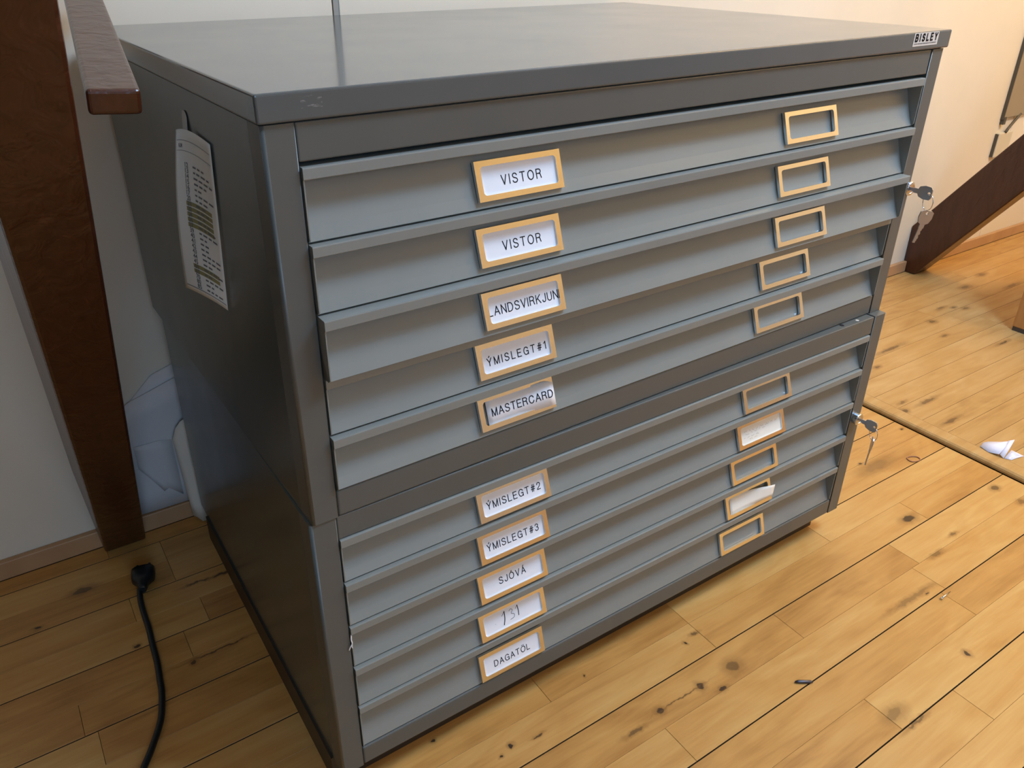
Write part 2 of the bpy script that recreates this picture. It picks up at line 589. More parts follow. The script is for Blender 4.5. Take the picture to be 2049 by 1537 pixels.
def put_strokes(bm, body, tw, th, cx, cz, fn, mi, weight=0.0011):
    """plain sans capitals drawn as even pen strokes, fitted to width tw and cap height th"""
    ws = [max(p[0] for st in GLYPH[c] for p in st) * th * 0.97 for c in body]
    gap = (tw - sum(ws)) / max(1, len(body) - 1)
    x = cx - tw / 2
    for ch, w_ in zip(body, ws):
        for st in GLYPH[ch]:
            P = [Vector((x + px * th * 0.97, cz - th / 2 + py * th, 0)) for px, py in st]
            if len(P) > 3:
                P = catmull(P, 4)
            for i in range(len(P) - 1):
                t = P[i + 1] - P[i]
                if t.length < 1e-9:
                    continue
                t.normalize()
                n = Vector((-t.y, t.x, 0)) * (weight / 2)
                e = t * (weight * (0.42 if len(P) == 2 else 0.12))
                q = [P[i] - e + n, P[i] - e - n, P[i + 1] + e - n, P[i + 1] + e + n]
                bm.faces.new([bm.verts.new(fn(p.x, p.y)) for p in q]).material_index = mi
        x += w_ + gap


def stroke(bm, pts, w, fn, mi):
    """hand-written pen stroke as a flat ribbon; w may be a list"""
    P = catmull([(x, z, 0) for x, z in pts], 5)
    for i in range(len(P) - 1):
        t = (P[i + 1] - P[i])
        if t.length < 1e-9:
            continue
        n = Vector((-t.y, t.x, 0)).normalized() * (w / 2)
        q = [P[i] + n, P[i] - n, P[i + 1] - n, P[i + 1] + n]
        bm.faces.new([bm.verts.new(fn(p.x, p.y)) for p in q]).material_index = mi


# ------------------------------------------------------------------ room shell
YB = 0.681      # face of the baseboard
YW = 0.693      # face of the back wall
X0, X1, Y0, ZC = -1.7, 3.7, -3.2, 2.5
SX = 1.412      # edge of the raised floor
RZ = 0.012      # its height

bm = bmesh.new()
box(bm, X0, X1, Y0, YW + 0.05, -0.12, -0.0195)
floor = structure(obj('floor', bm, 'plank_gap'))

wall = structure(empty('wall_back', (0, YW, 0)))
for (a, c) in ((X0, 0.3585), (0.3705, 2.7145), (2.7165, X1)):
    bm = bmesh.new()
    box(bm, a, c, 0, 0.03, 0, ZC)
    obj('wall_board', bm, 'wall_paint', wall, bevel=0.0012)
bm = bmesh.new()
box(bm, 0.3612, 0.3706, 0.0012, 0.028, 0, ZC)
obj('filler_strip', bm, 'filler', wall)
bm = bmesh.new()
box(bm, X0, X1, 0.031, 0.06, 0, ZC)
obj('backing', bm, 'wall_gap', wall)
for nm, ex in (('wall_left', (X0 - .06, X0, Y0, YW + .06, 0, ZC)), ('wall_right', (X1, X1 + .06, Y0, YW + .06, 0, ZC)),
               ('wall_front', (X0 - .06, X1 + .06, Y0 - .06, Y0, 0, ZC))):
    bm = bmesh.new()
    box(bm, *ex)
    structure(obj(nm, bm, {'wall_right': 'wall_paint', 'wall_front': 'front_wall_bounce', 'wall_left': 'left_wall_dim'}[nm]))
bm = bmesh.new()
box(bm, X0 - .06, X1 + .06, Y0 - .06, YW + .06, ZC, ZC + 0.06)
structure(obj('ceiling', bm, 'ceiling_paint'))

bm = bmesh.new()
box(bm, X0, SX, YB, YW, 0, 0.035)
structure(obj('baseboard_left', bm, 'pine_trim', bevel=0.002))
bm = bmesh.new()
box(bm, SX, X1, YB, YW, RZ, RZ + 0.036)
structure(obj('baseboard_right', bm, 'pine_trim', bevel=0.002))

# parquet: 120 mm boards, each of two rows of 60 mm staves
PITCH = 0.1205
SEAM0 = -0.081
STAVE = {}


def stave_mesh(length, width, mat):
    """one stave: flat oak/maple strip, arris broken along the top edges"""
    L = round(length / 0.02) * 0.02
    key = (L, round(width, 5), mat)
    if key in STAVE:
        return STAVE[key]
    bm = bmesh.new()
    c = 0.0003
    hx, hy, t = L / 2 - 0.00025, width / 2, 0.019
    lo = [bm.verts.new(p) for p in ((-hx, -hy, -t), (hx, -hy, -t), (hx, hy, -t), (-hx, hy, -t))]
    mi_ = [bm.verts.new(p) for p in ((-hx, -hy, -c), (hx, -hy, -c), (hx, hy, -c), (-hx, hy, -c))]
    hi = [bm.verts.new(p) for p in ((-hx + c, -hy + c, 0), (hx - c, -hy + c, 0), (hx - c, hy - c, 0), (-hx + c, hy - c, 0))]
    for i in range(4):
        j = (i + 1) % 4
        bm.faces.new((lo[i], lo[j], mi_[j], mi_[i])).material_index = 1 if i in (0, 2) else 0
        bm.faces.new((mi_[i], mi_[j], hi[j], hi[i]))
    bm.faces.new(hi)
    bm.faces.new(lo[::-1])
    bm.normal_update()
    me = bpy.data.meshes.new('stave')
    bm.to_mesh(me)
    bm.free()
    me.materials.append(MATS[mat])
    me.materials.append(MATS['plank_gap'])
    STAVE[key] = me
    return me


def lay_row(parent, x0, x1, yc, width, z, mat, ends, rnd):
    xs = sorted([e for e in ends if x0 < e < x1])
    cuts = [x0] + xs + [x1]
    out = [x0]
    for a, c in zip(cuts[:-1], cuts[1:]):
        n = max(1, round((c - a) / rnd.uniform(0.42, 0.62)))
        step = (c - a) / n
        for k in range(1, n):
            out.append(a + step * k + rnd.uniform(-0.07, 0.07) * (n > 1))
        out.append(c)
    for a, c in zip(out[:-1], out[1:]):
        L = max(0.02, c - a)
        me = stave_mesh(L, width, mat)
        o = bpy.data.objects.new('plank', me)
        COL.objects.link(o)
        o.parent = parent
        Lm = round(L / 0.02) * 0.02
        o.location = ((a + c) / 2, yc, z)
        o.scale = (L / Lm, 1, 1)
        mt = stave_material(mat, a, c, yc - width / 2, yc + width / 2)
        if mt.name != me.materials[0].name:
            o.material_slots[0].link = 'OBJECT'
            o.material_slots[0].material = mt


rnd = random.Random(11)
# stave ends that can be seen, keyed by (board index, row)  board k spans SEAM0+k*PITCH upward
ENDS = {(0, 1): [0.305, 0.577], (0, 0): [0.577, 1.145], (-1, 1): [0.706, 0.10], (-1, 0): [0.411, 0.995],
        (-2, 1): [0.980, 0.30], (-2, 0): [0.684, 0.28], (-3, 1): [0.806], (2, 1): [-0.244], (3, 1): [-0.6, 0.3],
        (5, 0): [-0.6, -0.082, 0.5], (5, 1): [-0.6, -0.082, 0.4], (4, 1): [-0.55, 0.35], (4, 0): [-0.5, 0.45],
        (3, 0): [-0.26, 0.5], (1, 0): [-0.45, 0.2], (2, 0): [-0.65, 0.1]}
for k in range(-6, 7):
    ya = SEAM0 + k * PITCH
    for r in (0, 1):
        y_lo = ya + (0.0009 if r == 0 else PITCH / 2 + 0.0001)
        y_hi = ya + (PITCH / 2 - 0.0001 if r == 0 else PITCH - 0.0009)
        y_hi = min(y_hi, YB - 0.0005)
        if y_hi - y_lo < 0.008:
            continue
        lay_row(floor, -0.75, SX - 0.004, (y_lo + y_hi) / 2, y_hi - y_lo, 0.0, 'parquet', ENDS.get((k, r), []), rnd)

raised = structure(empty('floor_raised', (0, 0, 0)))
bm = bmesh.new()
box(bm, SX + 0.034, X1, -1.2, YB - 0.0005, -0.019, RZ - 0.0195)
obj('underlay', bm, 'plank_gap', raised)
bm = bmesh.new()
prism_x(bm, [(0.0, 0.0), (0.034, 0.0), (0.034, RZ), (0.010, RZ), (0.005, RZ - 0.0012), (0.0015, RZ - 0.0042), (0.0, RZ - 0.008)], -YB, 1.2)
bmesh.ops.rotate(bm, cent=(0, 0, 0), matrix=Matrix.Rotation(-math.pi / 2, 3, 'Z'), verts=bm.verts)
# after the turn: profile y -> +x, extrusion x -> -y
o = obj('nosing', bm, 'parquet_worn', raised, (SX + 0.0, 0, 0))
for k in range(-9, 6):
    ya = 0.0 + k * 0.12
    for r in (0, 1):
        y_lo, y_hi = ya + r * 0.06 + 0.0003, ya + r * 0.06 + 0.0597
        y_hi = min(y_hi, YB - 0.0005)
        lay_row(raised, SX + 0.0345, 3.3 if k > -4 else 2.6, (y_lo + y_hi) / 2, y_hi - y_lo, RZ, 'parquet_worn', [], rnd)
# the remaining floor outside the part that shows
bm = bmesh.new()
yf = SEAM0 - 6 * PITCH
for ex in ((X0, -0.7505, yf, YB, -0.019, 0), (X0, SX - 0.004, Y0, yf, -0.019, 0), (SX - 0.004, X1, Y0, -1.08, -0.019, 0),
           (3.3, X1, -0.48, YB, -0.019, RZ), (2.6, X1, -1.08, -0.48, -0.019, RZ)):
    box(bm, *ex)
structure(obj('floor_rest', bm, 'parquet'))

# ------------------------------------------------------------------ flat-file cabinets
W = 0.967
ST = 0.0284
LID = 0.0244


def drawer_profile(h, lip=0.0105, rec=0.020):
    hf = h - lip
    pr = [(0.10, 0.0), (0.10, h), (-0.0012, h), (-0.0021, h - 0.0003), (-0.0024, h - 0.0012), (-0.0024, hf + 0.0008),
          (-0.0014, hf), (rec - 0.002, hf), (rec + 0.0005, hf - 0.0015), (rec, hf - 0.005)]
    for t in (0.25, 0.5, 0.75):
        zz = (hf - 0.005) * (1 - t)
        pr.append((0.002 + (rec - 0.002) * (1 - t) + 0.0007 * math.sin(math.pi * t), zz))
    pr.append((0.002, 0.0008))
    pr.append((0.0028, 0.0))
    return pr


def rounded(w, h, r, n=5):
    out = []
    for cx, cz, a0 in ((w / 2 - r, h / 2 - r, 0), (-w / 2 + r, h / 2 - r, 90), (-w / 2 + r, -h / 2 + r, 180), (w / 2 - r, -h / 2 + r, 270)):
        for k in range(n):
            a = math.radians(a0 + 90 * k / (n - 1))
            out.append((cx + r * math.cos(a), cz + r * math.sin(a)))
    return out


HW, HH = 0.1025, 0.0385       # label holder outside
IW, IH = 0.0900, 0.0275       # its window


def holder_mesh():
    """stamped label holder: flat frame standing 4 mm off, rounded window, folded outer rim"""
    bm = bmesh.new()
    y1, y0 = -0.0042, 0.0
    n = 5
    inner = rounded(IW, IH, 0.0035, n)
    outer = []
    for i, (x, z) in enumerate(inner):
        q = i // n
        sx, sz = ((1, 1), (-1, 1), (-1, -1), (1, -1))[q]
        outer.append((sx * HW / 2, sz * HH / 2) if i % n == n // 2 else
                     ((sx * HW / 2, sz * HH / 2 - sz * 0.0005) if (i % n < n // 2) == (q in (0, 2)) else
                      (sx * HW / 2 - sx * 0.0005, sz * HH / 2)))
    oi = [bm.verts.new((x, y1, z)) for x, z in inner]
    ob = [bm.verts.new((x, y0, z)) for x, z in inner]
    oo = [bm.verts.new((x, y1, z)) for x, z in outer]
    oob = [bm.verts.new((x, y0, z)) for x, z in outer]
    m = len(inner)
    for i in range(m):
        j = (i + 1) % m
        bm.faces.new((oi[i], oi[j], oo[j], oo[i]))
        bm.faces.new((oi[j], oi[i], ob[i], ob[j]))
        bm.faces.new((oo[i], oo[j], oob[j], oob[i]))
    bmesh.ops.recalc_face_normals(bm, faces=bm.faces)
    return bm


def flat(y):
    return lambda a, c: (a, y, c)


def card_bm(text=None, tw=0.06, th=0.0085, cx=0.0, cz=-0.001, spacing=1.08, w=0.094, h=0.034, mi_text=1):
    bm = bmesh.new()
    box(bm, -w / 2, w / 2, -0.0022, -0.0017, -h / 2, h / 2)
    if text:
        put_strokes(bm, text, tw, th, cx, cz, flat(-0.00235), mi_text)
    return bm


def bowed(xa, xb, y_at, z0, z1, n=12, zl=None):
    return [[(xa + (xb - xa) * j / n, y_at(j / n), z if zl is None else zl(i, j / n)) for j in range(n + 1)] for i, z in enumerate((z1, z0))]


LABELS_U = [('VISTOR', 0.0475, 0.0088, 0.002, -0.0015), ('VISTOR', 0.0470, 0.0088, 0.002, -0.0015),
            ('LANDSVIRKJUN', 0.0890, 0.0088, -0.0005, -0.0012), ('ÝMISLEGT#1', 0.0780, 0.0082, 0.0005, -0.002), None]
LABELS_L = [('ÝMISLEGT#2', 0.0770, 0.0085, 0.000, -0.0015), ('ÝMISLEGT#3', 0.0760, 0.0085, -0.001, -0.0012),
            ('SJÓVÁ', 0.0400, 0.0085, -0.0005, 0.001), None, ('DAGATÖL', 0.0570, 0.0085, 0.0, -0.002)]


def holder_at(dr, x, h, name='label_holder', dz=0.0):
    hf = h - 0.0105
    th = math.atan2(0.018, hf)
    up_ = dr.parent.location.z > 0.2
    zc = (0.0246 if up_ else 0.0212) + dz
    yc = 0.002 + 0.018 * zc / hf - 0.0004
    o = obj(name, holder_mesh(), 'nickel', dr, (x, yc, zc), (-th, 0, 0), bevel=0.0005, seg=2)
    return o


def on_face(dr, bm, mats, name, x, h, smooth=False, dz=0.0):
    hf = h - 0.0105
    th = math.atan2(0.018, hf)
    up_ = dr.parent.location.z > 0.2
    zc = (0.0246 if up_ else 0.0212) + dz
    yc = 0.002 + 0.018 * zc / hf - 0.0004
    return obj(name, bm, mats, dr, (x, yc, zc), (-th, 0, 0), smooth=smooth)


XL, XR = 0.2540, 0.7080


def cabinet(loc, yaw, H, D, tops, open_top, open_bot, pulls, labels, upper):
    c = empty('flat_file_cabinet', loc, yaw)
    t = 0.010
    # body: two side sheets, back, bottom, top
    bm = bmesh.new()
    box(bm, 0, t, 0.0302, D, 0, H)
    box(bm, W - t, W, 0.0302, D, 0, H)
    box(bm, t, W - t, D - t, D, 0, H)
    box(bm, t, W - t, 0.02, D - t, 0, 0.006)
    box(bm, t, W - t, 0.02, D - t, H - 0.006, H)
    obj('body', bm, 'side_shaded_grey', c)
    bm = bmesh.new()
    box(bm, ST - 0.002, W - ST + 0.002, 0.09, 0.10, 0.006, H - 0.006)
    obj('inside_shade_sheet', bm, 'gap_shade', c)  # dark sheet added for the unlit inside seen through the drawer gaps
    for a, e in ((0.0, ST), (W - ST, W)):
        bm = bmesh.new()
        rl_, rr_ = (0.0034, 0.0010) if a == 0.0 else (0.0010, 0.0034)
        pf = [(a, 0.030)] + [(a + rl_ - rl_ * math.cos(q), rl_ - rl_ * math.sin(q)) for q in [math.pi / 2 * k / 5 for k in range(6)]] + \
             [(e - rr_ + rr_ * math.sin(q), rr_ - rr_ * math.cos(q)) for q in [math.pi / 2 * k / 5 for k in range(6)]] + [(e, 0.030)]
        lo_ = [bm.verts.new((x, y, 0)) for x, y in pf]
        hi_ = [bm.verts.new((x, y, H)) for x, y in pf]
        for k in range(len(pf)):
            j = (k + 1) % len(pf)
            f = bm.faces.new((lo_[k], lo_[j], hi_[j], hi_[k]))
            f.smooth = 1 <= k <= 5 or 7 <= k <= 11
        bm.faces.new(lo_[::-1])
        bm.faces.new(hi_)
        bmesh.ops.recalc_face_normals(bm, faces=bm.faces)
        obj('stile', bm, 'frame_grey', c)
    bm = bmesh.new()
    box(bm, ST + 0.0004, W - ST - 0.0022, 0.0003, 0.03, H - open_top, H)
    obj('top_rail', bm, 'frame_grey', c, bevel=0.0014)
    bm = bmesh.new()
    box(bm, ST + 0.0004, W - ST - 0.0012, 0.0003, 0.03, 0.0, open_bot)
    obj('bottom_rail', bm, 'frame_grey', c, bevel=0.0026, seg=3)
    oh = H - open_top - open_bot
    drawers = []
    for i in range(5):
        ztop = H - open_top - tops[i]
        zbot = H - open_top - (tops[i + 1] - 0.0014 if i < 4 else oh - 0.0012) if i < 4 else open_bot + 0.0012
        if i < 4:
            zbot = H - open_top - tops[i + 1] + (0.0016 if upper else 0.0011)
        h = ztop - zbot
        xa, xb = ST + 0.0013, W - ST - 0.0062
        bm = bmesh.new()
        prof = drawer_profile(h)
        prism_x(bm, prof[::-1], xa, xb, smooth_idx=())
        bmesh.ops.recalc_face_normals(bm, faces=bm.faces)
        hf = h - 0.0105
        for e0, e1 in ((xa, xa + 0.0012), (xb - 0.0012, xb)):
            pf = [(0.030, hf + 0.001), (-0.0010, hf + 0.001), (-0.0010, 0.0035), (0.002, 0.0005), (0.030, 0.0)]
            prism_x(bm, pf, e0, e1)
        bmesh.ops.recalc_face_normals(bm, faces=bm.faces)
        dr = obj('drawer', bm, 'drawer_grey', c, (0, -pulls[i], zbot))
        drawers.append((dr, h))
        holder_at(dr, XL, h)
        holder_at(dr, XR, h)
        lb = labels[i]
        if lb:
            on_face(dr, card_bm(lb[0], lb[1], lb[2], lb[3], lb[4]), ['paper', 'ink'], 'label_card', XL, h)['label'] = \
                'white label card reading ' + lb[0]
    return c, drawers


def lock(c, x, z):
    bm = bmesh.new()
    n = 20
    prof = [(0.0, 0.0105), (-0.0080, 0.0105), (-0.0095, 0.0096), (-0.0098, 0.0070), (-0.0088, 0.0066), (-0.0090, 0.0)]
    rings = [[bm.verts.new((r * math.cos(2 * math.pi * k / n), y, r * math.sin(2 * math.pi * k / n))) for k in range(n)] for y, r in prof[:-1]]
    for A, B in zip(rings[:-1], rings[1:]):
        for k in range(n):
            bm.faces.new((A[k], A[(k + 1) % n], B[(k + 1) % n], B[k]))
    bm.faces.new(rings[-1])
    bm.faces.new(rings[0][::-1])
    bmesh.ops.recalc_face_normals(bm, faces=bm.faces)
    o = obj('lock', bm, 'steel', c, (x, 0, z), bevel=0.0003)
    o['label'] = 'chrome cam lock on the right stile'
    return o


def key_bm(blade=True):
    """flat key: square bow with clipped corners and a hole, shank, toothed blade; lies in xz plane, bow at top"""
    bm = bmesh.new()
    b_ = [(-0.010, 0.0), (-0.0075, -0.0075), (-0.004, -0.0095), (0.004, -0.0095), (0.0075, -0.0075), (0.010, 0.0), (0.0095, 0.009), (0.006, 0.0115),
          (-0.006, 0.0115), (-0.0095, 0.009)]
    hole = [(0.0022 * math.cos(2 * math.pi * k / 10 + math.pi), 0.0075 + 0.0022 * math.sin(2 * math.pi * k / 10 + math.pi)) for k in range(10)]
    # order the outline by angle around the hole so that strips match
    ang = lambda p: math.atan2(p[1] - 0.0075, p[0])
    b_.sort(key=ang)
    hole.sort(key=ang)
    th = 0.0010
    for y, rev in ((-th, False), (th, True)):
        o = [bm.verts.new((x, y, z)) for x, z in b_]
        i_ = [bm.verts.new((x, y, z)) for x, z in hole]
        for k in range(10):
            j = (k + 1) % 10
            f = [o[k], o[j], i_[j], i_[k]]
            bm.faces.new(f[::-1] if rev else f)
        if not rev:
            fo, fi = o, i_
        else:
            for k in range(10):
                j = (k + 1) % 10
                bm.faces.new((fo[k], fo[j], o[j], o[k]))
                bm.faces.new((fi[j], fi[k], i_[k], i_[j]))
    box(bm, -0.0036, 0.0036, -th, th, -0.016, -0.009)
    z = -0.016
    for k, wd in enumerate((0.0030, 0.0022, 0.0030, 0.0018, 0.0026, 0.0018, 0.0012)):
        box(bm, -0.0030, wd - 0.0005, -th * 0.9, th * 0.9, z - 0.0034, z)
        z -= 0.0033
    bmesh.ops.recalc_face_normals(bm, faces=bm.faces)
    return bm


def keys(loc, yaw, label, drop, twist):
    r = empty('key_set', loc, yaw)
    tag(r, label, 'keys', 'keys left in the cabinet locks')
    # key in the lock: bow sticks straight out of the stile
    k = obj('key', key_bm(), 'key_steel', r, (0, -0.0275, 0.0), (math.radians(90), math.radians(78), 0))
    k.matrix_local = Matrix.Translation((0, -0.024, 0)) @ Matrix(((0, 1, 0), (0, 0, -1), (-1, 0, 0))).to_4x4() @ Matrix.Identity(4)
    hole = Vector((0.0, -0.0315, -0.0))
    bm = bmesh.new()
    rc = Vector((0.000, -0.0325, -0.0125))
    pts = [rc + Vector((0.006 * math.cos(a) * 0.55, 0.0115 * math.cos(a) * 0.8, 0.0118 * math.sin(a))) for a in [2 * math.pi * i / 24 for i in range(24)]]
    tube(bm, pts, 0.0006, 6, closed=True)
    obj('ring', bm, 'steel', r, smooth=True)
    k2 = obj('key', key_bm(), 'key_steel', r, (0.001, -0.0335, -0.0235 - 0.0085 - drop), (math.radians(4), math.radians(8), math.radians(twist)))
    return r


HL, HU = 0.38831, 0.39320
low, dl = cabinet((0, 0, 0.05), 0.0, HL, 0.640,
                  [0.0006, 0.0618, 0.1250, 0.1898, 0.2551], 0.0299, 0.0302, [0.000, 0.001, 0.0, 0.001, 0.0], LABELS_L, False)
upp, du = cabinet((0.00268, -0.00177, 0.0504 + HL), 0.01545, HU, 0.6587,
                  [0.0042, 0.0709, 0.1370, 0.2020, 0.2664], 0.0318, 0.0316, [0.0005, 0.0035, 0.0125, 0.000, 0.0030], LABELS_U, True)
tag(low, 'lower grey steel flat-file cabinet on the floor, drawers labelled down to DAGATÖL', 'cabinet')
tag(upp, 'upper grey steel flat-file cabinet with lid, its top drawers labelled VISTOR', 'cabinet')

# plinth under the lower cabinet
bm = bmesh.new()
box(bm, -0.003, W - 0.024, 0.030, 0.60, 0.0, 0.05)
obj('plinth', bm, 'plinth_dark', low, (0, 0, -0.05))
# rivet and open hole in the top flange
bm = bmesh.new()
bmesh.ops.create_cone(bm, cap_ends=True, segments=14, radius1=0.0032, radius2=0.0024, depth=0.0012)
obj('rivet', bm, 'badge_white', low, (0.902, 0.0075, HL - 0.0003))
bm = bmesh.new()
bmesh.ops.create_cone(bm, cap_ends=True, segments=14, radius1=0.0036, radius2=0.0036, depth=0.0006)
obj('screw_hole', bm, 'ink', low, (0.8657, 0.0090, HL - 0.0001), (0, 0, 0))

# lid: folded sheet with a 24 mm skirt, sitting 1 mm proud of the carcase
bm = bmesh.new()
o_ = 0.0028
box(bm, -o_, W + o_, -0.0034, 0.6587, HU + 0.0012, HU + LID)
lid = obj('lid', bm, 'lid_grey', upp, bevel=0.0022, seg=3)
bm = bmesh.new()
box(bm, 0.004, W - 0.004, 0.004, 0.65, HU - 0.001, HU + 0.0014)
obj('lid_gap_shade', bm, 'gap_shade', upp)  # dark slab added to draw the shadow line below the lid

# maker's badge on the lid front
bm = bmesh.new()
box(bm, -0.0290, 0.0290, -0.0004, 0.0, -0.0082, 0.0082)
put_strokes(bm, 'BISLEY', 0.0505, 0.0080, 0.0002, 0.0023, flat(-0.0006), 1, 0.0023)
rr = random.Random(3)
x = -0.0265
while x < 0.024:
    wd = rr.uniform(0.0008, 0.0020)
    bm.faces.new([bm.verts.new(p) for p in ((x, -0.0006, -0.0058), (x + wd, -0.0006, -0.0058), (x + wd, -0.0006, -0.0044), (x, -0.0006, -0.0044))]).material_index = 2
    x += wd + rr.uniform(0.0004, 0.0012)
bd = obj('badge', bm, ['badge_white', 'ink', 'ink_grey'], upp, (0.9085, -0.0034, HU + 0.0152))
bd['label'] = 'white BISLEY badge on the lid edge'

lock(upp, 0.9535, 0.2005)
lock(low, 0.9500, 0.1985)
cu, su = math.cos(0.01545), math.sin(0.01545)
keys((0.00268 + cu * 0.9535 - su * -0.006, -0.00177 + su * 0.9535 + cu * -0.006, 0.05 + HL + 0.2005), 0.01545,
     'small steel keys hanging from the upper cabinet lock on a ring', 0.004, -35)
keys((0.9500, -0.006, 0.05 + 0.1985), 0.0, 'small steel keys hanging from the lower cabinet lock on a ring', 0.0, 35)

# --- the odd labels
# MASTERCARD: card slipped out over the right side of its holder
dr, h = du[4]
bm = bmesh.new()
yb = lambda t: -0.0022 - 0.0048 * max(0.0, (t - 0.45) / 0.55) ** 1.0
g = [[(-0.0405 + 0.0900 * j / 14, yb(j / 14), (0.0150 if i == 0 else -0.0155) + (0.0 if i else -0.0035 * max(0, j / 14 - .9) * 10)) for j in range(15)] for i in range(2)]
sheet(bm, g)
surf = lambda a, cc: (a, yb((a + 0.0405) / 0.0900) - 0.0003, cc)
put_strokes(bm, 'MASTERCARD', 0.0810, 0.0086, 0.0065, -0.0010, surf, 1)
on_face(dr, bm, ['paper', 'ink'], 'label_card', XL, h)['label'] = 'white label card reading MASTERCARD, slipping out of its holder'
# 131 by hand
dr, h = dl[3]
bm = card_bm()
F_ = flat(-0.00235)
stroke(bm, [(-0.0165, 0.0035), (-0.0120, 0.0088), (-0.0118, 0.0085)], 0.0007, F_, 1)
stroke(bm, [(-0.0120, 0.0088), (-0.0125, -0.001), (-0.0150, -0.0100)], 0.0013, F_, 1)
stroke(bm, [(-0.0050, 0.0060), (-0.0020, 0.0080), (0.0005, 0.0055), (-0.0020, 0.0015), (0.0022, -0.0008), (0.0015, -0.0052), (-0.0045, -0.0065)], 0.0006, F_, 1)
stroke(bm, [(0.0050, 0.0050), (0.0085, 0.0092), (0.0084, 0.0088)], 0.0006, F_, 1)
stroke(bm, [(0.0085, 0.0092), (0.0092, 0.001), (0.0088, -0.0060)], 0.0012, F_, 1)
stroke(bm, [(-0.0275, -0.0035), (-0.0270, -0.0028)], 0.0006, F_, 2)
on_face(dr, bm, ['paper', 'ink', 'ink_grey'], 'label_card', XL, h)['label'] = 'white label card with a handwritten number'
# faded handwriting on the right of the second lower drawer
dr, h = dl[1]
bm = card_bm()
rr = random.Random(5)
for z0, xs, xe in ((0.0045, -0.036, 0.038), (0.001, -0.034, 0.004), (-0.0045, -0.038, -0.008), (-0.0085, -0.026, -0.010)):
    x = xs
    while x < xe:
        n = rr.randint(3, 6)
        pts = [(x + 0.0016 * k, z0 + rr.uniform(-0.0012, 0.0014)) for k in range(n)]
        stroke(bm, pts, 0.00035, F_, 1)
        x += 0.0016 * n + 0.0025
on_face(dr, bm, ['paper_aged', 'ink_brown'], 'label_card', XR, h)['label'] = 'cream card with faded handwriting'
# curling slip in the right holder of the fourth lower drawer
dr, h = dl[3]
bm = bmesh.new()
R_ = []
for i in range(5):
    row = []
    for j in range(15):
        t = j / 14
        zt = 0.0135 - 0.0085 * max(0, t - 0.35) ** 1.3 * 1.5
        zb_ = -0.0150 + 0.004 * t ** 2
        z = zt + (zb_ - zt) * i / 4
        y = -0.0022 - 0.016 * max(0, t - 0.3) ** 1.5 * (0.75 + 0.25 * (1 - i / 4))
        row.append((-0.0420 + 0.0930 * t + (0.006 * (1 - i / 4) * max(0, t - .8) * 5 - 0.003) * (t > .8), y, z))
    R_.append(row)
sheet(bm, R_)
on_face(dr, bm, 'paper_aged', 'label_card', XR, h)['label'] = 'blank cream slip curling out of its holder'

# ------------------------------------------------------------------ receipt taped to the left side of the upper cabinet
rc = empty('receipt', (0.00268, -0.00177, 0.05 + HL), 0.01545)
tag(rc, 'long curled paper receipt taped to the dark side of the upper cabinet', 'receipt')


def quad_curve(a, m, c, t):
    a, m, c = Vector(a), Vector(m), Vector(c)
    return a * (1 - t) ** 2 + m * 2 * t * (1 - t) + c * t * t


def receipt_pt(s, t):
    """s: 0 left edge .. 1 right edge, t: 0 top .. 1 bottom"""
    top = (-0.0115, 0.2270, 0.3540), (-0.0010, 0.2240, 0.3575), (-0.0016, 0.1460, 0.3530)
    bot = (-0.0300, 0.2290, 0.1880), (-0.0180, 0.1830, 0.1900), (-0.0022, 0.1790, 0.1720)
    a = quad_curve(*top, s)
    c = quad_curve(*bot, s)
    p = a.lerp(c, t)
    p.x += -0.004 * math.sin(math.pi * t) * (1 - s)
    return p


bm = bmesh.new()
g = [[receipt_pt(j / 16, i / 24) for j in range(17)] for i in range(25)]
sheet(bm, g, -0.0002)
obj('sheet', bm, 'paper_receipt', rc, smooth=True)


def on_receipt(u, v, lift=0.0005):
    s, t = u, v
    p = receipt_pt(s, t)
    du_ = receipt_pt(min(1, s + .01), t) - receipt_pt(max(0, s - .01), t)
    dv_ = receipt_pt(s, min(1, t + .01)) - receipt_pt(s, max(0, t - .01))
    n = dv_.cross(du_).normalized()
    if n.x > 0:
        n = -n
    return p + n * lift


bm = bmesh.new()
LW, LL = 0.085, 0.172


def rtext(body, u0, v0, hgt, mi):
    vs, fs = text_polys(body, bold=True)
    wd = hgt * 0.78 * len(body)
    bv = [bm.verts.new(on_receipt(min(.99, max(.01, u0 + (a + .5) * wd / LW)), v0 - (c * hgt) / LL)) for a, c in vs]
    for f in fs:
        try:
            bm.faces.new([bv[i] for i in f]).material_index = mi
        except ValueError:
            pass


def rline(u0, u1, v, th, mi, n=10):
    for k in range(n):
        a, c = u0 + (u1 - u0) * k / n, u0 + (u1 - u0) * (k + 1) / n
        q = [on_receipt(a, v - th / 2), on_receipt(c, v - th / 2), on_receipt(c, v + th / 2), on_receipt(a, v + th / 2)]
        bm.faces.new([bm.verts.new(p) for p in q]).material_index = mi


